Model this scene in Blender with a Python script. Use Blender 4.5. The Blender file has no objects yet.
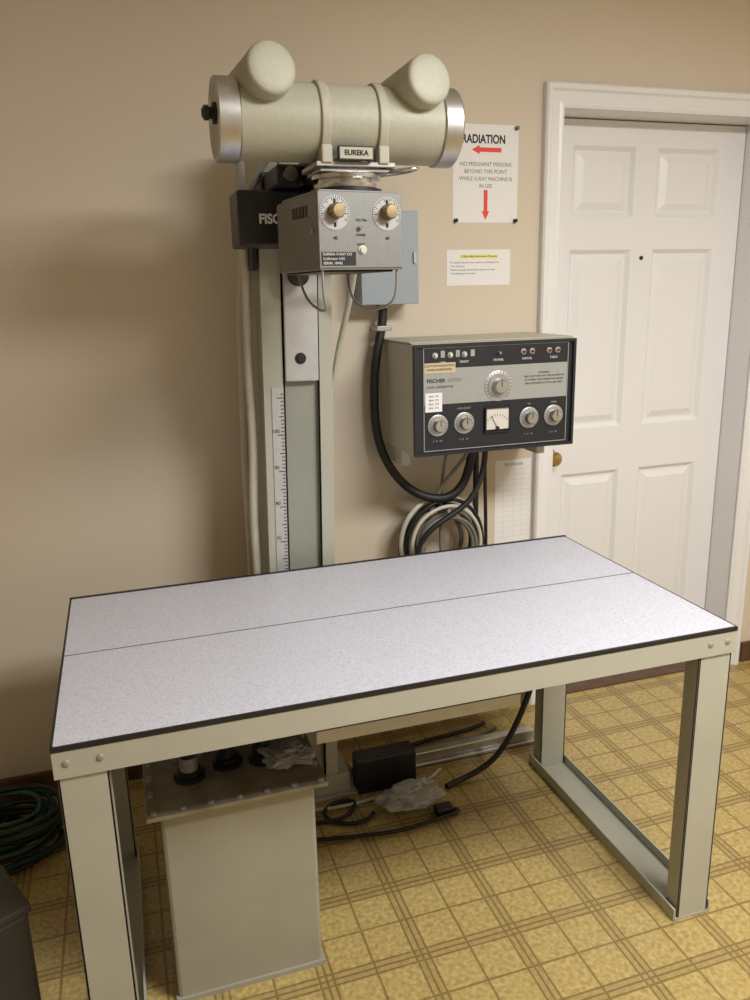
import bpy, bmesh, math, random
from mathutils import Vector, Matrix, noise
random.seed(4)
COL=bpy.context.scene.collection
bpy.context.scene.view_settings.view_transform="Standard"
# ------------------------------------------------------------------ materials
def mat(name,c,rough=.5,metal=0,nscale=0,namt=.1,bump=0,bscale=200,spec=.5,c2=None,coat=0):
    m=bpy.data.materials.new(name);m.use_nodes=True;nt=m.node_tree;N=nt.nodes;L=nt.links
    b=N["Principled BSDF"];b.inputs["Base Color"].default_value=(*c,1);b.inputs["Roughness"].default_value=rough
    b.inputs["Metallic"].default_value=metal;b.inputs["Specular IOR Level"].default_value=spec;b.inputs["Coat Weight"].default_value=coat
    tc=N.new("ShaderNodeTexCoord")
    if nscale:
        n=N.new("ShaderNodeTexNoise");n.inputs["Scale"].default_value=nscale;n.inputs["Detail"].default_value=5
        L.new(tc.outputs["Object"],n.inputs["Vector"])
        r=N.new("ShaderNodeValToRGB");r.color_ramp.elements[0].position=.3;r.color_ramp.elements[1].position=.7
        d=c2 if c2 else tuple(x*(1-namt) for x in c)
        r.color_ramp.elements[0].color=(*d,1);r.color_ramp.elements[1].color=(*c,1)
        L.new(n.outputs["Fac"],r.inputs["Fac"]);L.new(r.outputs["Color"],b.inputs["Base Color"])
    if bump:
        n=N.new("ShaderNodeTexNoise");n.inputs["Scale"].default_value=bscale;n.inputs["Detail"].default_value=3
        L.new(tc.outputs["Object"],n.inputs["Vector"])
        bp=N.new("ShaderNodeBump");bp.inputs["Strength"].default_value=bump;bp.inputs["Distance"].default_value=.002
        L.new(n.outputs["Fac"],bp.inputs["Height"]);L.new(bp.outputs["Normal"],b.inputs["Normal"])
    return m
def emis(name,c,s):
    m=mat(name,c);b=m.node_tree.nodes["Principled BSDF"];b.inputs["Emission Color"].default_value=(*c,1);b.inputs["Emission Strength"].default_value=s;return m
M_wall=mat("wall_paint",(.65,.57,.46),.7,nscale=1.5,namt=.03,bump=.12,bscale=120)
M_ceil=mat("ceiling_paint",(.80,.79,.76),.9,bump=.2,bscale=60)
M_white=mat("white_gloss_paint",(.80,.80,.82),.32,nscale=3,namt=.03)
M_wood=mat("dark_wood_base",(.13,.065,.032),.5,nscale=20,namt=.4)
M_rubber=mat("rubber_black",(.012,.012,.013),.55,nscale=30,namt=.3)
M_black=mat("black_enamel",(.014,.015,.018),.4,nscale=20,namt=.2)
M_blackp=mat("panel_black",(.012,.014,.020),.45,bump=.1,bscale=400)
M_tube=mat("wrinkle_enamel_putty",(.45,.445,.355),.42,nscale=120,namt=.08,bump=.35,bscale=420)
M_frame=mat("putty_enamel",(.44,.435,.365),.42,nscale=6,namt=.08)
M_col=mat("column_enamel",(.43,.435,.365),.4,nscale=4,namt=.08)
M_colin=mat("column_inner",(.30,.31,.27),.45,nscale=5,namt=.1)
M_tank=mat("tank_enamel",(.37,.355,.285),.5,nscale=5,namt=.15)
M_tanktop=mat("tank_lid_stained",(.36,.32,.24),.55,nscale=14,c2=(.20,.15,.09))
M_shell=mat("console_shell",(.49,.47,.385),.5,nscale=60,namt=.08,bump=.2)
M_silver=mat("brushed_aluminium",(.58,.58,.57),.38,1,nscale=40,namt=.15)
M_plate=mat("satin_aluminium_plate",(.52,.52,.53),.4,.25,nscale=40,namt=.1)
M_chrome=mat("chrome",(.62,.62,.62),.18,1)
M_steel=mat("satin_plate",(.42,.42,.42),.4,.6,nscale=30,namt=.1)
M_grey=mat("hammertone_grey",(.22,.22,.21),.42,.35,nscale=150,namt=.25,bump=.3,bscale=250)
M_greyface=mat("faceplate_grey",(.25,.255,.25),.42,.4,nscale=80,namt=.08)
M_pgrey=mat("panel_silver",(.38,.39,.38),.45,.2,nscale=100,namt=.06)
M_brass=mat("aged_brass",(.40,.31,.17),.4,.6,nscale=60,namt=.3)
M_dbrass=mat("knob_brass",(.50,.34,.14),.25,1)
M_paper=mat("paper",(.82,.81,.81),.8,nscale=8,namt=.02)
M_sticker=mat("sticker_cream",(.62,.52,.33),.7,nscale=30,namt=.1)
M_ink=mat("ink_black",(.02,.02,.02),.7,nscale=30,namt=.1)
M_seam=mat("seam_filler",(.07,.07,.08),.7,nscale=30,namt=.2)
M_inkg=mat("ink_grey",(.22,.22,.24),.7,nscale=30,namt=.1)
M_inkl=mat("ink_faint",(.50,.50,.52),.7,nscale=30,namt=.1)
M_red=mat("ink_red",(.80,.06,.045),.6,nscale=30,namt=.05)
M_yel=mat("highlighter_yellow",(.85,.80,.25),.7,nscale=30,namt=.05)
M_wtxt=mat("white_lettering",(.75,.75,.75),.5,nscale=30,namt=.03)
M_blue=mat("electrical_box_paint",(.33,.38,.43),.45,nscale=6,namt=.06)
M_cabw=mat("cable_white",(.56,.54,.46),.5,nscale=25,namt=.12)
M_cabg=mat("cable_grey",(.20,.195,.165),.5,nscale=25,namt=.2)
M_green=mat("cord_green",(.012,.07,.045),.45,nscale=25,namt=.3)
M_pin=mat("push_pin_green",(.02,.18,.12),.3,nscale=25,namt=.1)
M_redl=mat("lens_red",(.22,.03,.02),.2,nscale=25,namt=.1)
M_lens=mat("lens_white",(.7,.68,.6),.2,nscale=25,namt=.1)
M_dark=mat("storage_box_dark",(.030,.026,.024),.5,nscale=9,namt=.3)
M_meter=mat("meter_face",(.66,.64,.56),.4,nscale=25,namt=.03)
M_skirt=mat("dial_silver",(.5,.5,.48),.4,.5,nscale=25,namt=.05)
M_diff=emis("fixture_diffuser",(1,.97,.93),4)
# plastic bag
M_bag=mat("clear_plastic",(.55,.55,.53),.2,nscale=30,namt=.15);M_bag.node_tree.nodes["Principled BSDF"].inputs["Transmission Weight"].default_value=.35
# laminate
def laminate():
    m=mat("woven_laminate",(.6,.6,.64),.42);nt=m.node_tree;N=nt.nodes;L=nt.links;b=N["Principled BSDF"];tc=N.new("ShaderNodeTexCoord")
    outs=[]
    for sx,sy in ((90,520),(520,90),(1200,1200)):
        mp=N.new("ShaderNodeMapping");mp.inputs["Scale"].default_value=(sx,sy,1);L.new(tc.outputs["Object"],mp.inputs["Vector"])
        n=N.new("ShaderNodeTexNoise");n.inputs["Scale"].default_value=1;n.inputs["Detail"].default_value=4;L.new(mp.outputs[0],n.inputs["Vector"]);outs.append(n)
    a=N.new("ShaderNodeMath");a.operation="MINIMUM";L.new(outs[0].outputs["Fac"],a.inputs[0]);L.new(outs[1].outputs["Fac"],a.inputs[1])
    a2=N.new("ShaderNodeMath");a2.operation="MULTIPLY_ADD";a2.inputs[1].default_value=.35;L.new(outs[2].outputs["Fac"],a2.inputs[0]);L.new(a.outputs[0],a2.inputs[2])
    r=N.new("ShaderNodeValToRGB");r.color_ramp.elements[0].position=.40;r.color_ramp.elements[0].color=(.37,.38,.45,1)
    r.color_ramp.elements[1].position=.66;r.color_ramp.elements[1].color=(.63,.64,.73,1)
    L.new(a2.outputs[0],r.inputs["Fac"]);L.new(r.outputs["Color"],b.inputs["Base Color"]);return m
M_lam=laminate()
# vinyl floor
def vinyl():
    m=mat("vinyl_floor",(.5,.4,.15),.33);nt=m.node_tree;N=nt.nodes;L=nt.links;b=N["Principled BSDF"];tc=N.new("ShaderNodeTexCoord")
    sep=N.new("ShaderNodeSeparateXYZ");L.new(tc.outputs["Object"],sep.inputs[0])
    def M(op,a,bb=None,c=None):
        n=N.new("ShaderNodeMath");n.operation=op
        for i,v in enumerate((a,bb,c)):
            if v is None: continue
            if isinstance(v,(int,float)): n.inputs[i].default_value=v
            else: L.new(v,n.inputs[i])
        return n.outputs[0]
    P=.229
    def masks(o,off):
        u=M("FRACT",M("DIVIDE",M("ADD",o,off),P))
        d=M("ABSOLUTE",M("SUBTRACT",u,.5))      # .5 at unit border, 0 centre
        band=M("GREATER_THAN",d,.43)
        l1=M("LESS_THAN",M("ABSOLUTE",M("SUBTRACT",d,.43)),.012)
        l2=M("LESS_THAN",d,.013)
        l3=M("GREATER_THAN",d,.488)
        return band,M("MAXIMUM",M("MAXIMUM",l1,l2),l3)
    bx,lx=masks(sep.outputs[0],.104+10*P);by,ly=masks(sep.outputs[1],.05+30*P)
    band=M("MAXIMUM",bx,by);line=M("MAXIMUM",lx,ly)
    def noi(s,d=5):
        n=N.new("ShaderNodeTexNoise");n.inputs["Scale"].default_value=s;n.inputs["Detail"].default_value=d;L.new(tc.outputs["Object"],n.inputs["Vector"]);return n.outputs["Fac"]
    r=N.new("ShaderNodeValToRGB");e=r.color_ramp.elements;e[0].position=.3;e[0].color=(.33,.23,.075,1);e[1].position=.68;e[1].color=(.54,.415,.165,1)
    L.new(noi(85,10),r.inputs["Fac"])
    def mix(f,a,c,fac=1):
        n=N.new("ShaderNodeMix");n.data_type="RGBA";n.blend_type="MIX";L.new(M("MULTIPLY",f,fac),n.inputs[0]);L.new(a,n.inputs[6])
        if isinstance(c,tuple): n.inputs[7].default_value=(*c,1)
        else: L.new(c,n.inputs[7])
        return n.outputs[2]
    c=mix(band,r.outputs["Color"],(.31,.22,.08),.45)
    c=mix(line,c,(.15,.095,.03),.68)
    L.new(c,b.inputs["Base Color"])
    rr=M("MULTIPLY_ADD",noi(6),.25,.25);L.new(rr,b.inputs["Roughness"])
    bp=N.new("ShaderNodeBump");bp.inputs["Strength"].default_value=.25;bp.inputs["Distance"].default_value=.001;bp.invert=True
    L.new(line,bp.inputs["Height"]);L.new(bp.outputs[0],b.inputs["Normal"]);return m
M_floor=vinyl()
# ------------------------------------------------------------------ mesh helpers
def obj(name,me,parent=None,m=None,smooth=False):
    o=bpy.data.objects.new(name,me);COL.objects.link(o)
    if m: me.materials.append(m)
    if parent: o.parent=parent
    if smooth:
        for p in me.polygons:p.use_smooth=True
    return o
def empty(name,loc=(0,0,0),rot=(0,0,0)):
    o=bpy.data.objects.new(name,None);COL.objects.link(o);o.location=loc;o.rotation_euler=rot;o.empty_display_size=.05;return o
def bev(o,w,seg=2):
    if w:
        b=o.modifiers.new("b","BEVEL");b.width=w;b.segments=seg;b.limit_method="ANGLE";b.angle_limit=math.radians(40)
    return o
def boxes(name,lst,m,parent=None,bevel=0):
    vs=[];fs=[]
    for x0,x1,y0,y1,z0,z1 in lst:
        k=len(vs);vs+=[(x0,y0,z0),(x1,y0,z0),(x1,y1,z0),(x0,y1,z0),(x0,y0,z1),(x1,y0,z1),(x1,y1,z1),(x0,y1,z1)]
        fs+=[tuple(k+i for i in f) for f in ((3,2,1,0),(4,5,6,7),(0,1,5,4),(1,2,6,5),(2,3,7,6),(3,0,4,7))]
    me=bpy.data.meshes.new(name);me.from_pydata(vs,[],fs);return bev(obj(name,me,parent,m),bevel)
def box(name,x0,x1,y0,y1,z0,z1,m,parent=None,bevel=0): return boxes(name,[(x0,x1,y0,y1,z0,z1)],m,parent,bevel)
def lathe(name,p0,axis,prof,m,parent=None,n=48,flat=False):
    """prof: list of (distance along axis, radius)"""
    a=Vector(axis).normalized();t=Vector((0,0,1)) if abs(a.z)<.9 else Vector((1,0,0));u=a.cross(t).normalized();w=a.cross(u)
    p0=Vector(p0);vs=[];fs=[]
    for d,r in prof:
        for i in range(n):
            an=2*math.pi*i/n;vs.append(p0+a*d+(u*math.cos(an)+w*math.sin(an))*max(r,1e-5))
    for j in range(len(prof)-1):
        for i in range(n):
            fs.append((j*n+i,j*n+(i+1)%n,(j+1)*n+(i+1)%n,(j+1)*n+i))
    fs.append(tuple(range(n))[::-1]);k=(len(prof)-1)*n;fs.append(tuple(k+i for i in range(n)))
    me=bpy.data.meshes.new(name);me.from_pydata(vs,[],fs)
    bm=bmesh.new();bm.from_mesh(me);bmesh.ops.recalc_face_normals(bm,faces=bm.faces)
    for e in bm.edges:
        if len(e.link_faces)==2 and e.calc_face_angle(0)>math.radians(32): e.smooth=False
    bm.to_mesh(me);bm.free()
    return obj(name,me,parent,m,True)
def cyl(name,p0,p1,r,m,parent=None,n=32,b=0):
    L=(Vector(p1)-Vector(p0)).length
    pr=[(0,r),(L,r)] if not b else [(0,r-b),(b,r),(L-b,r),(L,r-b)]
    return lathe(name,p0,Vector(p1)-Vector(p0),pr,m,parent,n)
def tube(name,pts,r,m,parent=None,cyclic=False,res=10):
    cu=bpy.data.curves.new(name,"CURVE");cu.dimensions="3D";cu.bevel_depth=r;cu.bevel_resolution=4;cu.resolution_u=res
    s=cu.splines.new("NURBS");s.points.add(len(pts)-1)
    for i,p in enumerate(pts): s.points[i].co=(*p,1)
    s.order_u=4;s.use_endpoint_u=not cyclic;s.use_cyclic_u=cyclic;cu.use_fill_caps=True
    o=bpy.data.objects.new(name+"_c",cu);COL.objects.link(o)
    dg=bpy.context.evaluated_depsgraph_get();me=bpy.data.meshes.new_from_object(o.evaluated_get(dg));bpy.data.objects.remove(o)
    me.name=name;me.materials.clear();return obj(name,me,parent,m,True)
def text(name,s,loc,size,m,parent=None,rot=(math.pi/2,0,0),align="CENTER",bold=0,ex=.0003,sx=1):
    cu=bpy.data.curves.new(name,"FONT");cu.body=s;cu.size=size;cu.align_x=align;cu.align_y="CENTER";cu.extrude=ex;cu.offset=bold;cu.space_line=1.0
    o=bpy.data.objects.new(name+"_c",cu);COL.objects.link(o)
    dg=bpy.context.evaluated_depsgraph_get();me=bpy.data.meshes.new_from_object(o.evaluated_get(dg));bpy.data.objects.remove(o)
    me.name=name;me.materials.clear();t=obj(name,me,parent,m);t.location=loc;t.rotation_euler=rot;t.scale=(sx,1,1);return t
def poly(name,pts,y,th,m,parent=None):
    """flat polygon in xz extruded from y to y-th"""
    n=len(pts);vs=[(p[0],y,p[1]) for p in pts]+[(p[0],y-th,p[1]) for p in pts]
    fs=[tuple(range(n)),tuple(range(2*n-1,n-1,-1))]+[(i,(i+1)%n,(i+1)%n+n,i+n) for i in range(n)]
    me=bpy.data.meshes.new(name);me.from_pydata(vs,[],fs)
    bm=bmesh.new();bm.from_mesh(me);bmesh.ops.recalc_face_normals(bm,faces=bm.faces);bm.to_mesh(me);bm.free()
    return obj(name,me,parent,m)
# ------------------------------------------------------------------ room
XL,XR,YF,H=-3.1,1.5,-4.2,2.55
DO0,DO1,DZ=-.163,.660,2.048          # door opening
box("floor",XL-.1,XR+.1,YF-.1,.16,-.05,0,M_floor)
box("ceiling",XL-.1,XR+.1,YF-.1,.16,H,H+.05,M_ceil)
boxes("wall_back",[(XL,DO0,0,.16,0,H),(DO1,XR,0,.16,0,H),(DO0,DO1,0,.16,DZ,H)],M_wall)
box("wall_left",XL-.1,XL,YF,.16,0,H,M_wall)
box("wall_right",XR,XR+.1,YF,.16,0,H,M_wall)
box("wall_front",XL-.1,XR+.1,YF-.1,YF,0,H,M_wall)
boxes("baseboard_back",[(XL,-.235,-.014,0,0,.085),(.745,XR,-.014,0,0,.085)],M_wood,bevel=.003)
box("baseboard_left",XL,XL+.014,YF,-.014,0,.085,M_wood)
box("baseboard_right",XR-.014,XR,YF,-.014,0,.085,M_wood)
# casing + jamb
def casing():
    prof=[(0,0),(0,.010),(.008,.014),(.018,.012),(.030,.014),(.045,.017),(.052,.024),(.064,.026),(.070,.020),(.070,0)]
    vs=[];fs=[];n=len(prof)
    a,b,z=DO0+.006,DO1-.006,DZ-.006
    for k in range(4):
        for o,v in prof:
            x=(a-o) if k<2 else (b+o);zz=0 if k in(0,3) else z+o
            vs.append((x,-v,zz))
    for k in range(3):
        for i in range(n-1): fs.append((k*n+i,k*n+i+1,(k+1)*n+i+1,(k+1)*n+i))
    me=bpy.data.meshes.new("trim_1");me.from_pydata(vs,[],fs)
    o=obj("trim_1",me,None,M_white);bm=bmesh.new();bm.from_mesh(me);bmesh.ops.recalc_face_normals(bm,faces=bm.faces);bm.to_mesh(me);bm.free();return o
tr=casing()
boxes("jamb",[(DO0-.002,DO0+.006,-.002,.158,0,DZ),(DO1-.006,DO1+.002,-.002,.158,0,DZ),(DO0,DO1,-.002,.158,DZ-.006,DZ+.002),
  (DO0+.006,DO0+.018,.158,.172,0,DZ),(DO1-.018,DO1-.006,.158,.172,0,DZ)],M_white,tr)
# door
door=empty("door_1")
x0,x1,dy=DO0+.009,DO1-.009,.115;mid=.243
pr=[(.235,.832),(.998,1.624),(1.732,1.958)]
pc=[(x0+.108,mid-.045),(mid+.045,x1-.108)]
bx=[(x0,x1,dy+.016,dy+.038,.008,DZ-.010)]
xs=[x0,pc[0][0],pc[0][1],pc[1][0],pc[1][1],x1]
for i in (0,2,4): bx.append((xs[i],xs[i+1],dy,dy+.017,.008,DZ-.010))
zs=[.008,pr[0][0],pr[0][1],pr[1][0],pr[1][1],pr[2][0],pr[2][1],DZ-.010]
for i in (0,2,4,6):
    for a,b in pc: bx.append((a,b,dy,dy+.017,zs[i],zs[i+1]))
boxes("slab",bx,M_white,door)
vs=[];fs=[]
for a,b in pc:
    for c,d in pr:
        k=len(vs)
        for ins,y in ((0,dy),(.014,dy+.013),(.022,dy+.013),(.045,dy+.004),):
            vs+=[(a+ins,y,c+ins),(b-ins,y,c+ins),(b-ins,y,d-ins),(a+ins,y,d-ins)]
        for j in range(3):
            for i in range(4): fs.append((k+j*4+i,k+j*4+(i+1)%4,k+j*4+4+(i+1)%4,k+j*4+4+i))
        fs.append((k+12,k+13,k+14,k+15))
me=bpy.data.meshes.new("panels");me.from_pydata(vs,[],fs);obj("panels",me,door,M_white)
kx=x0+.050
lathe("knob",(kx,dy,.905),(0,-1,0),[(0,.032),(.004,.032),(.008,.026),(.010,.012),(.026,.011),(.032,.020),(.044,.027),(.056,.026),(.064,.018),(.066,.006)],M_dbrass,door)
cyl("peephole",(mid,dy,1.595),(mid,dy-.004,1.595),.007,M_black,door,16)
box("threshold",DO0,DO1,.0,.16,0,.006,M_wood)
# ------------------------------------------------------------------ ceiling fixture
fx=empty("ceiling_light_fixture")
FX,FY=-.05,-2.15
boxes("housing",[(FX-.62,FX+.62,FY-.32,FY-.30,H-.07,H),(FX-.62,FX+.62,FY+.30,FY+.32,H-.07,H),(FX-.62,FX-.60,FY-.3,FY+.3,H-.07,H),(FX+.60,FX+.62,FY-.3,FY+.3,H-.07,H)],M_white,fx)
box("diffuser",FX-.60,FX+.60,FY-.30,FY+.30,H-.06,H-.05,M_diff,fx)
ld=bpy.data.lights.new("ceiling_area","AREA");ld.shape="RECTANGLE";ld.size=1.2;ld.size_y=.6;ld.energy=80;ld.color=(1,.985,.955)
lo=bpy.data.objects.new("ceiling_area",ld);COL.objects.link(lo);lo.location=(FX,FY,H-.075);lo.parent=fx
# ------------------------------------------------------------------ table
T=empty("xray_table")
tx0,tx1,ty0,ty1,TH=-1.735,-.307,-1.079,-.350,.762
boxes("top_laminate",[(tx0+.004,tx1-.004,ty0+.004,-.7045,TH-.010,TH),(tx0+.004,tx1-.004,-.7000,ty1-.006,TH-.010,TH)],M_lam,T)
box("top_seam",tx0+.004,tx1-.004,-.7045,-.7000,TH-.008,TH-.0002,M_seam,T)
boxes("top_core",[(tx0+.003,tx1-.003,ty0+.003,ty1-.003,TH-.018,TH-.005),],M_black,T)
boxes("edge_strip",[(tx0-.001,tx1+.001,ty0-.001,ty0+.004,TH-.010,TH-.0005),(tx0-.001,tx1+.001,ty1-.006,ty1+.001,TH-.016,TH+.003),(tx0-.001,tx0+.004,ty0+.004,ty1-.006,TH-.010,TH-.0005),(tx1-.004,tx1+.001,ty0+.004,ty1-.006,TH-.010,TH-.0005)],M_black,T)
rz0,rz1=TH-.062,TH-.010
boxes("rails",[(tx0,tx1,ty0,ty0+.004,rz0,rz1),(tx0,tx1,ty1-.004,ty1,rz0,rz1),
  (tx0,tx0+.004,ty0+.004,ty1-.004,rz0,rz1),(tx1-.004,tx1,ty0+.004,ty1-.004,rz0,rz1)],M_frame,T)
boxes("rail_flanges",[(tx0+.004,tx1-.004,ty0+.004,ty0+.04,rz1-.011,rz1-.009),(tx0+.004,tx1-.004,ty1-.04,ty1-.004,rz1-.011,rz1-.009)],M_frame,T)
lw=.086
def leg(n,xa,yfront,back):
    xb=xa+lw
    L=[(xa,xb,yfront,yfront+.005,0,rz1-.013),(xa,xa+.005,yfront,yfront+.045,0.0,rz1-.013),(xb-.005,xb,yfront,yfront+.045,0,rz1-.013)]
    boxes(n,L,M_frame,T,.001)
leg("leg_1",tx0+.004,ty0+.005,0);leg("leg_2",tx1-.004-lw,ty0+.005,0);leg("leg_3",tx0+.004,ty1-.055,1);leg("leg_4",tx1-.004-lw,ty1-.055,1)
for i,xa in enumerate((tx0+.004,tx1-.004-lw)):
    xb=xa+lw
    boxes("foot_channel_%d"%(i+1),[(xa-.008,xb+.004,ty0+.004,ty1-.002,0.001,.007),(xa-.012,xa-.007,ty0+.004,ty1-.002,0.001,.034),(xb+.003,xb+.008,ty0+.004,ty1-.002,.001,.034)],M_frame,T)
for k,(bxx) in enumerate((tx0+.022,tx0+.078,tx1-.022,tx1-.068)):
    lathe("bolt_%d"%(k+1),(bxx,ty0,TH-.034),(0,-1,0),[(0,.0068),(.001,.0068),(.002,.0055),(.003,.003)],M_steel,T,16)
for k,yy in enumerate((ty0+.025,ty0+.062)):
    lathe("bolt_%d"%(k+5),(tx0,yy,TH-.034),(-1,0,0),[(0,.0068),(.001,.0068),(.002,.0055),(.003,.003)],M_steel,T,16)
# bucky tray + rails under the top
boxes("tray_rails",[(tx0+.05,tx1-.05,-.965,-.950,.640,.700),(tx0+.05,tx1-.05,-.495,-.480,.640,.700)],M_steel,T)
boxes("tray_hangers",[(tx0+.004,tx0+.05,-.965,-.48,.685,.700),(tx1-.05,tx1-.004,-.965,-.48,.685,.700)],M_steel,T)
box("film_tray",-1.24,-.78,-.948,-.497,.610,.680,M_black,T,.003)
boxes("tray_lip",[(-1.245,-.775,-.956,-.948,.594,.622)],M_plate,T)
# ------------------------------------------------------------------ transformer tank
K=empty("transformer_tank")
box("body",-1.570,-1.245,-.912,-.750,0,.478,M_tank,K,.008)
box("lid_flange",-1.597,-1.220,-.938,-.728,.478,.487,M_tanktop,K,.002)
lidb=[(-1.582+i*.0579,y) for i in range(7) for y in (-.925,-.741)]+[(x,y) for x in (-1.585,-1.232) for y in (-.86,-.80)]
for i,(a,b) in enumerate(lidb): lathe("lid_bolt_%d"%(i+1),(a,b,.487),(0,0,1),[(0,.009),(.002,.009),(.0022,.0065),(.007,.0065),(.0075,.004)],M_steel,K,6)
for i,(a,b) in enumerate(((-1.50,-.815),(-1.415,-.79),(-1.335,-.80))):
    lathe("bushing_%d"%(i+1),(a,b,.487),(0,0,1),[(0,.034),(.010,.034),(.012,.026),(.020,.026),(.021,.018),(.055,.017),(.060,.022),(.072,.022),(.074,.012),(.085,.012)],M_black,K,32)
    tube("ht_lead_%d"%(i+1),[(a,b,.56),(a,b,.575),(a+.01,b+.06,.585),(a+.04,b+.25,.58),(a+.06,b+.40,.50),(a+.05,b+.45,.2),(a+.05,b+.46,.04)],.010,M_rubber,K)
lathe("bushing_sleeve",(-1.50,-.815,.507),(0,0,1),[(0,.0195),(.032,.0195)],M_steel,K,32)
boxes("base_skid",[(-1.575,-1.24,-.918,-.745,0,.012)],M_tank,K)
# crumpled plastic
def crumple(name,loc,s,m,seed,parent=None):
    bm=bmesh.new();bmesh.ops.create_icosphere(bm,subdivisions=5,radius=1)
    for v in bm.verts:
        p=v.co*1.3+Vector((seed,0,0));f=1+.5*noise.fractal(p,1.3,2,2)+.35*abs(noise.noise(p*2.2))
        v.co=Vector((v.co.x*s[0]*f,v.co.y*s[1]*f,v.co.z*s[2]*f))
    zm=min(v.co.z for v in bm.verts)
    for v in bm.verts: v.co.z-=zm
    me=bpy.data.meshes.new(name);bm.to_mesh(me);bm.free();o=obj(name,me,parent,m);o.location=loc;return o
crumple("plastic_wrap",(-1.29,-.835,.4875),(.05,.04,.018),M_bag,3,K)
crumple("plastic_bag",(-.86,-.44,.0),(.08,.045,.028),M_bag,8)
# ------------------------------------------------------------------ tube stand
S=empty("xray_tube_stand")
C=empty("column");C.parent=S;C.location=(-1.108,0,1.15);C.rotation_euler=(0,math.radians(1.4),0)
def cb(name,lst,m,bevel=0): return boxes(name,[(a+1.108,b+1.108,c,d,e-1.15,f-1.15) for a,b,c,d,e,f in lst],m,C,bevel)
zb,zt=.07,1.90
cb("column_profile",[(-1.2025,-1.145,-.30,-.294,zb,zt),(-1.2025,-1.197,-.294,-.14,zb,zt),(-1.2025,-1.014,-.145,-.14,zb,zt),(-1.0195,-1.014,-.294,-.14,zb,zt),(-1.055,-1.014,-.30,-.294,zb,zt)],M_col)
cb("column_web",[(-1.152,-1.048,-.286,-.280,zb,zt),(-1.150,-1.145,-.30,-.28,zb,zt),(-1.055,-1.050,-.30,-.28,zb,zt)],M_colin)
cb("column_cap",[(-1.205,-1.011,-.303,-.137,zt,zt+.006)],M_black)
cb("ruler",[(-1.182,-1.150,-.3025,-.300,.12,1.26)],M_plate)
tk=[]
for i in range(112):
    z=.13+i*.01;w=.018 if i%10==0 else (.013 if i%5==0 else .008);tk.append((-1.151-w,-1.151,-.3030,-.3024,z,z+.0024))
cb("ruler_ticks",tk,M_ink)
for i in range(0,11): text("ruler_number_%d"%i,str(i*10),(-1.174+1.108,-.3031,.142+i*.1-1.15),.014,M_ink,C)
cb("locking_plate",[(-1.145,-1.055,-.312,-.300,1.275,1.62)],M_plate,.003)
lathe("lock_knob",(-1.114+1.108,-.312,1.545-1.15),(0,-1,0),[(0,.012),(.018,.012),(.022,.020),(.034,.027),(.046,.027),(.056,.018),(.060,.006)],M_black,C)
lathe("plate_bolt",(-1.104+1.108,-.312,1.335-1.15),(0,-1,0),[(0,.015),(.002,.015),(.0022,.010),(.006,.009),(.0062,.005)],M_black,C,24)
# floor base
boxes("floor_base",[(-1.235,-.985,-.325,-.10,0,.008),(-1.215,-1.005,-.31,-.12,.008,.07)],M_frame,S,.002)
boxes("floor_rail",[(-.985,-.335,-.262,-.205,0,.012),(-.985,-.335,-.250,-.217,.012,.045)],M_silver,S,.003)
# carriage, counter arm
box("carriage_box",-1.262,-.940,-.450,-.325,1.610,1.735,M_black,S,.006)
text("carriage_lettering","FISCHER",(-1.214,-.4512,1.670),.030,M_wtxt,S,align="LEFT",bold=.0010,sx=.92)
boxes("carriage_frame",[(-1.215,-1.205,-.33,-.13,1.56,1.735),(-1.005,-.995,-.33,-.13,1.56,1.79),(-1.180,-.995,-.335,-.312,1.70,1.79)],M_black,S)
box("cross_arm",-1.115,-1.045,-.62,-.325,1.745,1.795,M_black,S,.006)
box("cross_arm_side",-1.175,-1.115,-.50,-.335,1.738,1.785,M_black,S,.006)
cyl("arm_lock",(-1.15,-.50,1.760),(-1.15,-.53,1.760),.016,M_chrome,S)
# HT cables down the column
tube("ht_cable_1",[(-1.25,-.64,1.875),(-1.245,-.60,1.885),(-1.25,-.50,1.89),(-1.24,-.36,1.84),(-1.222,-.27,1.72),(-1.222,-.25,1.5),(-1.230,-.25,1.3),(-1.226,-.25,1.1),(-1.243,-.25,.9),(-1.238,-.25,.7),(-1.24,-.25,.3),(-1.24,-.26,.03)],.0125,M_cabw,S)
tube("ht_cable_2",[(-.95,-.64,1.87),(-.97,-.60,1.885),(-1.06,-.50,1.88),(-1.18,-.34,1.84),(-1.205,-.25,1.72),(-1.222,-.12,1.5),(-1.225,-.11,1.25),(-1.236,-.11,1.0),(-1.232,-.11,.8),(-1.24,-.11,.5),(-1.23,-.11,.2),(-1.24,-.11,.03)],.0125,M_cabw,S)
tube("control_cable",[(-1.03,-.62,1.62),(-1.0,-.52,1.60),(-.975,-.42,1.55),(-.972,-.33,1.45),(-.980,-.25,1.35),(-.992,-.20,1.2),(-1.0,-.12,1.1),(-1.0,-.12,.6),(-1.0,-.12,.1)],.008,M_cabw,S)
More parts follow.
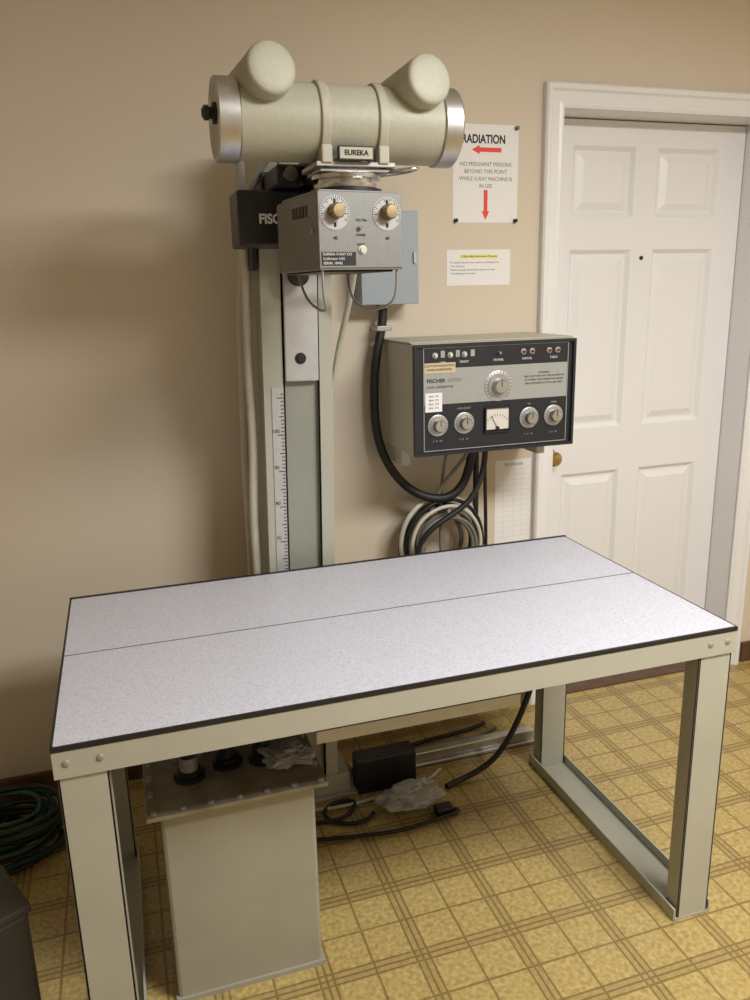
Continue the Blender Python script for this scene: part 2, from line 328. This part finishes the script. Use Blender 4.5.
# ------------------------------------------------------------------ tube head
X=empty("xray_tube")
TY,TZ,TR=-.70,1.831,.0735
RB=.0775
lathe("housing",(-1.305,TY,TZ),(1,0,0),[(0,TR-.004),(.004,TR),(.436,TR),(.44,TR-.004)],M_tube,X,72)
lathe("end_band_1",(-1.336,TY,TZ),(1,0,0),[(.006,.040),(.006,.067),(0,.071),(.0,.075),(.003,RB),(.042,RB),(.045,.075),(.045,.07)],M_silver,X,72)
lathe("end_cap_1",(-1.330,TY,TZ),(1,0,0),[(0,.03),(0,.067),(.02,.067)],M_tube,X,48)
lathe("end_fitting",(-1.330,TY,TZ+.012),(-1,0,0),[(0,.020),(.008,.020),(.009,.011),(.014,.011),(.015,.014),(.024,.014),(.026,.009),(.028,.008)],M_black,X,24)
lathe("end_band_2",(-.878,TY,TZ),(1,0,0),[(0,.07),(0,.075),(.003,RB),(.038,RB),(.041,.075),(.041,.069),(.035,.065),(.035,.02)],M_silver,X,72)
for i,(hx,hz) in enumerate(((-1.234,1.907),(-.921,1.903))):
    a=Vector((.16,-1,.14)).normalized();p=Vector((hx,-.800,hz))-a*.168
    lathe("cable_horn_%d"%(i+1),p,a,[(0,.030),(.004,.052),(.05,.051),(.130,.0490),(.156,.0485),(.161,.0475),(.1645,.0450),(.166,.0415),(.1675,.030),(.168,.012)],M_tube,X,64)
    # fairing that blends the horn into the housing
    lathe("horn_fairing_%d"%(i+1),(hx-.018,-.690,1.845),(0,0,1),[(0,.050),(.025,.060),(.050,.056),(.068,.045)],M_tube,X,48)
for i,sx in enumerate((-1.128,-1.010)):
    lathe("strap_%d"%(i+1),(sx-.009,TY,TZ),(1,0,0),[(0,.072),(0,.0775),(.002,.079),(.016,.079),(.018,.0775),(.018,.072)],M_shell,X,72)
    box("strap_lug_%d"%(i+1),sx-.011,sx+.011,TY-.070,TY-.045,1.748,1.782,M_shell,X,.003)
    cyl("strap_screw_%d"%(i+1),(sx,TY-.0575,1.742),(sx,TY-.0575,1.786),.006,M_steel,X,12)
box("name_plate",-1.108,-1.035,-.7795,-.768,1.752,1.779,M_black,X,.001)
box("name_plate_face",-1.105,-1.038,-.7802,-.7790,1.755,1.776,M_shell,X)
text("name_plate_text","EUREKA",(-1.0715,-.7806,1.7655),.0135,M_ink,X,bold=.0004)
boxes("saddle",[(-1.150,-.985,-.765,-.635,1.742,1.752),(-1.140,-.995,-.755,-.645,1.734,1.742)],M_steel,X,.002)
lathe("saddle_block",(-1.072,TY,1.745),(0,0,1),[(0,.055),(.02,.05)],M_tube,X)
lathe("swivel_ring",(-1.072,TY,1.706),(0,0,1),[(0,.068),(.008,.070),(.009,.060),(.016,.060),(.018,.072),(.026,.072),(.028,.06)],M_chrome,X,48)
lathe("swivel_lock_ring",(-1.072,TY,1.694),(0,0,1),[(0,.075),(.010,.075),(.012,.065)],M_black,X,48)
tube("grab_handle",[(-1.0,-.735,1.738),(-.985,-.755,1.738),(-.955,-.770,1.740),(-.935,-.768,1.742),(-.930,-.74,1.744),(-.94,-.70,1.742),(-.99,-.68,1.738)],.0035,M_chrome,X)
# ------------------------------------------------------------------ collimator
Q=empty("xray_collimator",(-1.072,-.802,1.618),(0,0,math.radians(8)))
box("housing",-.091,.091,.004,.245,-.074,.072,M_grey,Q,.005)
box("front_plate",-.092,.092,0,.005,-.0745,.0725,M_greyface,Q,.0015)
box("top_plate",-.086,.086,.008,.22,.072,.077,M_greyface,Q,.002)
box("lower_skirt",-.080,.080,.020,.225,-.078,-.074,M_black,Q,.002)
for i,kx in enumerate((-.057,.057)):
    n=28
    lathe("dial_ring_%d"%(i+1),(kx,0,.033),(0,-1,0),[(0,.032),(.0012,.032)],M_steel,Q,48)
    vs=[];fs=[]
    for j in range(n):
        an=math.radians(-30+240*j/(n-1));r0,r1=(.023,.031) if j%3==0 else (.027,.031);c,s=math.cos(an),math.sin(an);w=.0007
        k=len(vs)
        for r,sg in ((r0,-1),(r0,1),(r1,1),(r1,-1)): vs.append((kx+r*c-sg*w*s,-.0015,.033+r*s+sg*w*c))
        fs.append((k,k+1,k+2,k+3))
    me=bpy.data.meshes.new("dial_ticks");me.from_pydata(vs,[],fs);obj("dial_ticks_%d"%(i+1),me,Q,M_ink)
    # fluted knob
    ko=lathe("knob_%d"%(i+1),(kx,0,.036),(0,-1,0),[(0,.014),(.004,.0155),(.022,.015),(.025,.012),(.0255,.004)],M_brass,Q,48)
    for v in ko.data.vertices:
        d=Vector((v.co.x-kx,0,v.co.z-.036))
        if d.length>.013 and v.index//2%2: v.co.x-=d.x*.10;v.co.z-=d.z*.10
    for s in (-1,1): box("pointer_%d_%d"%(i,s),kx-.002,kx+.002,-.003,-.001,.033+s*.022-.004,.033+s*.022+.004,M_ink,Q)
text("label_1","TO 72in",(0,-.0008,.020),.007,M_ink,Q)
text("label_2","40",(-.057,-.0008,-.014),.009,M_ink,Q);text("label_3","40",(.057,-.0008,-.014),.009,M_ink,Q)
text("label_4","POWER",(-.002,-.0008,-.008),.006,M_ink,Q);text("label_5","LIGHT",(-.002,-.0008,-.026),.006,M_ink,Q)
cyl("toggle_switch",(-.004,0,.006),(-.004,-.008,.006),.004,M_chrome,Q,16)
lathe("light_button",(.001,0,-.036),(0,-1,0),[(0,.009),(.002,.009),(.0025,.006),(.006,.006)],M_lens,Q,24)
box("spec_label",-.088,-.014,-.0008,0,-.066,-.040,M_black,Q)
for j,s in enumerate(("EUREKA X-RAY CO","Collimator LN2","SERIAL 10442")): text("spec_text_%d"%j,s,(-.085,-.0010,-.0445-j*.0085),.0072,M_wtxt,Q,align="LEFT")
boxes("skirt_line",[(-.090,.090,-.0006,0,-.0715,-.0700)],M_ink,Q)
boxes("vents",[(-.0925,-.091,.06+i*.018,.071+i*.018,.030,.052) for i in range(5)],M_black,Q)
cyl("side_screw",(-.09,.03,.0),(-.095,.03,.0),.005,M_steel,Q,12)
for sg in (-1,1):
    tube("guard_rail_%d"%sg,[(sg*.083,.01,-.074),(sg*.083,.01,-.110),(sg*.080,.015,-.135),(sg*.068,.03,-.150),(sg*.056,.08,-.156),(sg*.052,.13,-.150),(sg*.055,.19,-.128),(sg*.06,.21,-.074)],.0028,M_steel,Q)
# ------------------------------------------------------------------ control console
O=empty("xray_control_console")
cx0,cx1,cd,cz0,cz1=-.777,-.266,-.303,1.039,1.355
box("cabinet",cx0-.002,cx1+.002,-.291,-.001,cz0-.002,cz1+.002,M_shell,O,.006)
boxes("lid_seam",[(cx0-.004,cx1+.004,-.285,-.003,cz1+.002,cz1+.006)],M_shell,O,.002)
boxes("bezel",[(cx0,cx1,cd+.002,-.291,cz0,cz1)],M_blackp,O,.003)
def fp(s,t): return cx0+s*(cx1-cx0),cz1-t*(cz1-cz0)
def prect(n,s0,s1,t0,t1,m,off=.001):
    a,b=fp(s0,t0);c,d=fp(s1,t1);return box(n,a,c,cd+.002-off,cd+.0025,d,b,m,O)
def pframe(n,s0,s1,t0,t1,w,m,off=.004):
    a,b=fp(s0,t0);c,d=fp(s1,t1);y0,y1=cd+.002-off,cd+.0025
    return boxes(n,[(a,c,y0,y1,b-w,b),(a,c,y0,y1,d,d+w),(a,a+w,y0,y1,d+w,b-w),(c-w,c,y0,y1,d+w,b-w)],m,O)
pframe("bezel_rim",0,1,0,1,.008,M_blackp,.008)
pframe("panel_frame",.055,.955,.03,.96,.002,M_pgrey,.0025)
prect("silver_panel",.06,.95,.215,.535,M_pgrey,.0015)
for i,s in enumerate((.125,.215,.30,.665,.72,.83,.885)):
    a,b=fp(s,.10);lathe("indicator_%d"%(i+1),(a,cd+.002,b),(0,-1,0),[(0,.0085),(.003,.0085),(.0032,.0055),(.007,.005),(.008,.001)],M_skirt,O,20)
    lathe("indicator_lens_%d"%(i+1),(a,cd-.004,b),(0,-1,0),[(0,.005),(.004,.004),(.005,.001)],M_lens if i<3 else M_redl,O,16)
for i,s in enumerate((.17,.26,.35)):
    prect("switch_tag_%d"%(i+1),s-.012,s+.012,.06,.12,M_pgrey,.002)
for i,(s,tx) in enumerate(((.17,"LINE"),(.30,"READY"),(.51,"POWER"),(.69,"EXPOSE"),(.86,"TABLE"))):
    a,b=fp(s,.165);text("top_label_%d"%i,tx,(a,cd+.0012,b),.009,M_wtxt,O)
a,b=fp(.51,.10);cyl("power_switch",(a,cd+.002,b),(a,cd-.012,b),.004,M_chrome,O,12)
a,b=fp(.075,.325);text("brand_text","FISCHER",(a,cd+.0002,b),.015,M_ink,O,align="LEFT",bold=.0003)
a,b=fp(.20,.325);text("brand_text_1","SERIES",(a,cd+.0002,b),.015,M_inkg,O,align="LEFT")
a,b=fp(.075,.38);text("brand_text_2","X-RAY GENERATOR",(a,cd+.0002,b),.009,M_ink,O,align="LEFT")
for j,s in enumerate(("WARNING","THIS X-RAY UNIT MAY BE DANGEROUS","TO PATIENT AND OPERATOR UNLESS","SAFE EXPOSURE FACTORS ARE USED")):
    a,b=fp(.80,.30+j*.032);text("notice_text_%d"%j,s,(a,cd+.0002,b),.0075,M_ink,O)
prect("sticker_1",.06,.245,.165,.255,M_sticker,.003)
for j,s in enumerate(("CAUTION RADIATION","WHEN ENERGIZED")):
    a,b=fp(.15,.190+j*.035);text("sticker_text_%d"%j,s,(a,cd-.0013,b),.009,M_ink,O)
prect("sticker_2",.065,.165,.43,.60,M_paper,.003)
for j in range(4): 
    a,b=fp(.115,.46+j*.035);text("tag_text_%d"%j,"8841 270",(a,cd-.0013,b),.008,M_inkg,O)
def console_knob(n,s,t,R,r):
    a,b=fp(s,t)
    lathe("dial_plate_"+n,(a,cd+.002,b),(0,-1,0),[(0,R),(.003,R),(.004,R-.002)],M_skirt,O,48)
    lathe("skirt_"+n,(a,cd-.001,b),(0,-1,0),[(0,R*.80),(.004,R*.78)],M_steel,O,48)
    k=lathe("knob_"+n,(a,cd-.005,b),(0,-1,0),[(0,r),(.016,r*.93),(.019,r*.82),(.0195,.002)],M_silver,O,48)
    box("pointer_"+n,a-.001,a+.001,cd-.0255,cd-.0243,b,b+r*.8,M_ink,O)
    vs=[];fs=[]
    for j in range(20):
        an=math.radians(-50+280*j/19);c,sn=math.cos(an),math.sin(an);k0=len(vs);w=.0009
        for rr,sg in ((R*.83,-1),(R*.83,1),(R*.96,1),(R*.96,-1)): vs.append((a+rr*c-sg*w*sn,cd-.0022,b+rr*sn+sg*w*c))
        fs.append((k0,k0+1,k0+2,k0+3))
    me=bpy.data.meshes.new("ticks");me.from_pydata(vs,[],fs);obj("ticks_"+n,me,O,M_ink)
console_knob("a",.14,.725,.031,.0185);console_knob("b",.30,.720,.031,.0185);console_knob("c",.71,.715,.031,.0185);console_knob("d",.87,.71,.031,.0185)
console_knob("main",.51,.40,.044,.022)
for i,(s,tx) in enumerate(((.14,"KVP"),(.30,"LINE ADJUST"),(.71,"MA"),(.87,"TIMER"))):
    a,b=fp(s,.585);text("knob_label_%d"%i,tx,(a,cd+.0012,b),.0075,M_pgrey,O)
    text("knob_sub_%d"%i,"0   50   100",(a,cd+.0012,fp(s,.87)[1]),.006,M_pgrey,O)
pframe("meter_rim",.425,.585,.59,.825,.004,M_black,.010);prect("meter_face",.433,.577,.60,.80,M_meter,.005)
a,b=fp(.505,.79);cyl("meter_pivot",(a,cd-.003,b),(a,cd-.006,b),.006,M_black,O,16)
ndl=box("meter_needle",-.0006,.0006,-.0004,.0004,0,.042,M_ink,O);ndl.location=(a,cd-.005,b);ndl.rotation_euler=(0,-.5,0)
for j in range(9):
    an=math.radians(40+j*12.5);q=box("meter_tick_%d"%j,-.0006,.0006,-.0003,.0003,.036,.043,M_ink,O);q.location=(a,cd-.0035,b);q.rotation_euler=(0,math.pi/2-an,0)
boxes("wall_bracket",[(cx0+.01,cx0+.04,-.16,-.001,cz0-.055,cz0-.002),(cx1-.04,cx1-.01,-.16,-.001,cz0-.055,cz0-.002)],M_shell,O,.003)
for i,(r,pts) in enumerate(((.0095,[(-.50,-.12,1.05),(-.50,-.12,.98),(-.495,-.11,.9),(-.49,-.10,.8),(-.49,-.09,.5),(-.49,-.08,.1)]),
    (.006,[(-.52,-.14,1.05),(-.53,-.14,1.0),(-.60,-.12,.93),(-.66,-.10,.82),(-.68,-.08,.6),(-.68,-.06,.1)]),
    (.006,[(-.46,-.10,1.05),(-.46,-.10,.9),(-.44,-.09,.7),(-.45,-.08,.4),(-.45,-.06,.1)]),
    (.005,[(-.58,-.1,1.05),(-.60,-.1,.98),(-.62,-.09,.85),(-.60,-.08,.6),(-.60,-.06,.1)]),
    (.009,[(-.50,-.19,1.05),(-.50,-.19,.98),(-.52,-.19,.90),(-.57,-.19,.84),(-.66,-.19,.80),(-.725,-.18,.74),(-.73,-.17,.64),(-.68,-.16,.5),(-.66,-.12,.1)]))):
    tube("console_cable_%d"%i,pts,r,M_rubber if i%2==0 else M_cabg,O)
# ------------------------------------------------------------------ electrical box and its cable
E=empty("electrical_disconnect_box")
box("box_body",-.857,-.687,-.095,-.001,1.467,1.722,M_blue,E,.004)
box("box_door",-.861,-.683,-.101,-.095,1.463,1.726,M_blue,E,.002)
box("latch",-.700,-.692,-.108,-.101,1.58,1.61,M_steel,E)
box("knockout_bracket",-.795,-.765,-.07,-.03,1.452,1.467,M_steel,E)
tube("supply_conduit",[(-.780,-.05,1.46),(-.780,-.05,1.42),(-.795,-.055,1.36),(-.815,-.06,1.28),(-.818,-.06,1.18),(-.815,-.06,1.06),(-.78,-.08,.96),(-.72,-.11,.885),(-.63,-.12,.850),(-.56,-.13,.87),(-.525,-.13,.94),(-.515,-.13,1.04)],.014,M_rubber,O)
boxes("conduit_clip",[(-.806,-.758,-.068,-.001,1.385,1.40)],M_steel,O,.002)
# cable coil on wall
G=empty("hanging_cable_coil")
for i in range(12):
    r=.128+random.uniform(-.035,.022);c=(-.605+random.uniform(-.012,.012),-.045-.009*i,.700+random.uniform(-.012,.012));pts=[]
    for j in range(10):
        an=2*math.pi*j/10;rr=r*(1+random.uniform(-.04,.04));pts.append((c[0]+rr*math.cos(an),c[1]+random.uniform(-.006,.006),c[2]+rr*1.05*math.sin(an)))
    tube("loop_%d"%i,pts,.006 if i%3 else .008,(M_cabg,M_cabw,M_cabg,M_rubber,M_cabg)[i%5],G,cyclic=True)
cyl("wall_hook",(-.605,0,.816),(-.605,-.15,.822),.006,M_steel,G,12)
# ------------------------------------------------------------------ wall papers
def paper(name,x0,x1,z0,z1,y=-.0006): 
    e=empty(name);box("sheet",x0,x1,-.0012,-.0002,z0,z1,M_paper,e);return e
A=paper("radiation_warning_sign",-.531,-.310,1.702,1.986)
text("heading","RADIATION",(-.428,-.0014,1.943),.034,M_ink,A,bold=.0010,sx=.80)
def arrow(n,cx,cz,L,w,hw,hl,ang,par):
    p=[(-L/2,0),(-L/2+hl,hw),(-L/2+hl,w),(L/2,w),(L/2,-w),(-L/2+hl,-w),(-L/2+hl,-hw)];c,s=math.cos(ang),math.sin(ang)
    return poly(n,[(cx+a*c-b*s,cz+a*s+b*c) for a,b in p],-.0012,.0004,M_red,par)
arrow("arrow_1",-.418,1.914,.100,.0065,.013,.026,0,A)
arrow("arrow_2",-.420,1.754,.088,.0065,.013,.026,math.pi/2,A)
for i,s in enumerate(("NO PREGNANT PERSONS","BEYOND THIS POINT","WHILE X-RAY MACHINE IS","IN USE")):
    text("line_%d"%i,s,(-.420,-.0014,1.872-i*.021),.0165,M_inkg,A,sx=.92)
for i,(a,b) in enumerate(((-.318,1.978),(-.522,1.708),(-.318,1.708))): lathe("pin_%d"%i,(a,-.001,b),(0,-1,0),[(0,.006),(.002,.006),(.004,.004),(.010,.006),(.011,.004)],M_pin if i==0 else M_ink,A,16)
B=paper("safety_notice",-.551,-.331,1.513,1.622)
box("highlight",-.505,-.375,-.0014,-.0011,1.596,1.607,M_yel,B)
text("title","X-Ray Safety Information Protocol",(-.440,-.0016,1.6015),.0088,M_ink,B)
for i,s in enumerate(("- For patient exposure check collimator and distances first","   then set factors","- Patients must sign release before exposure and wear","   the shielding apron provided")):
    text("body_%d"%i,s,(-.542,-.0014,1.583-i*.011),.0072,M_inkg,B,align="LEFT")
P=paper("technique_chart",-.372,-.236,.640,.935)
for i in range(14): box("rule_%d"%i,-.366,-.242,-.0014,-.0011,.66+i*.0185,.6606+i*.0185,M_inkl,P)
boxes("columns",[(-.34,-.3394,-.0014,-.0011,.655,.905),(-.30,-.2994,-.0014,-.0011,.655,.905),(-.27,-.2694,-.0014,-.0011,.655,.905)],M_inkl,P)
text("chart_title","TECHNIQUE",(-.304,-.0014,.918),.013,M_inkg,P)
# ------------------------------------------------------------------ floor clutter
box("power_supply_box",-.985,-.795,-.335,-.268,0,.115,M_black,None,.004)
W=empty("power_cord")
tube("tray_cord",[(-.42,-.50,.66),(-.41,-.45,.5),(-.43,-.40,.30),(-.50,-.38,.10),(-.58,-.37,.02),(-.66,-.38,.012),(-.72,-.40,.012)],.009,M_rubber,T)
tube("cord_2",[(-.45,-.10,.012),(-.55,-.14,.012),(-.66,-.12,.012),(-.80,-.16,.012)],.007,M_rubber,W)
tube("cord_3",[(-1.18,-.50,.01),(-1.0,-.54,.01),(-.9,-.55,.01),(-.8,-.53,.01),(-.7,-.52,.01),(-.76,-.50,.01)],.006,M_rubber,W)
tube("cord_4",[(-1.18,-.36,.008),(-1.05,-.39,.008),(-.96,-.37,.008),(-.84,-.37,.008),(-.76,-.35,.008),(-.70,-.30,.008)],.005,M_cabw,W)
tube("cord_5",[(-1.18,-.42,.008),(-1.08,-.45,.008),(-1.02,-.41,.008),(-1.0,-.36,.008),(-1.06,-.35,.008),(-1.12,-.38,.008),(-1.10,-.46,.008),(-1.0,-.48,.008),(-.97,-.44,.008)],.006,M_rubber,W)
tube("cord_6",[(-.74,-.16,.007),(-.66,-.18,.007),(-.58,-.15,.007),(-.50,-.17,.007),(-.42,-.13,.007)],.006,M_cabg,W)
box("plug",-.80,-.745,-.52,-.485,.0,.028,M_black,W,.006)
D=empty("green_extension_cord")
for i in range(13):
    r=.150+random.uniform(-.05,.035);c=(-1.985+random.uniform(-.03,.03),-.235+random.uniform(-.02,.02));z=.012+.0095*i;pts=[]
    for j in range(12):
        an=2*math.pi*j/12;rr=r*(1+random.uniform(-.07,.07));pts.append((c[0]+rr*math.cos(an)*1.05,c[1]+rr*.85*math.sin(an),z+random.uniform(-.002,.010)))
    tube("loop_%d"%i,pts,.0075,M_green if i%4 else M_rubber,D,cyclic=True)
sb=empty("storage_bin",(-1.822,-.995,0),(0,0,math.radians(26)))
box("bin_body",-.36,0,0.0,.40,0,.385,M_dark,sb,.01);box("bin_lid",-.365,.005,-.005,.405,.385,.402,M_dark,sb,.004)
# wall outlet low behind the table
U=empty("wall_outlet");box("cover",-1.68,-1.61,-.012,-.0005,.24,.355,M_white,U,.003)
boxes("sockets",[(-1.660,-1.630,-.0135,-.012,.26,.29),(-1.660,-1.630,-.0135,-.012,.305,.335)],M_shell,U,.003)
# ------------------------------------------------------------------ world + camera
w=bpy.data.worlds.new("World");bpy.context.scene.world=w;w.use_nodes=True;w.node_tree.nodes["Background"].inputs[0].default_value=(.5,.5,.5,1);w.node_tree.nodes["Background"].inputs[1].default_value=.05
yaw,pitch,roll,f=.306,.256,-.024,793.265
F=Vector((math.sin(yaw)*math.cos(pitch),math.cos(yaw)*math.cos(pitch),-math.sin(pitch)))
R=Vector((math.cos(yaw),-math.sin(yaw),0));Uv=R.cross(F)
R2=R*math.cos(roll)+Uv*math.sin(roll);U2=-R*math.sin(roll)+Uv*math.cos(roll)
ca=bpy.data.cameras.new("camera");ca.sensor_fit="VERTICAL";ca.sensor_height=24;ca.lens=f/1000*24;ca.clip_start=.02
co=bpy.data.objects.new("camera",ca);COL.objects.link(co)
co.matrix_world=Matrix(((R2.x,U2.x,-F.x,-1.560),(R2.y,U2.y,-F.y,-2.393),(R2.z,U2.z,-F.z,1.499),(0,0,0,1)))
bpy.context.scene.camera=co
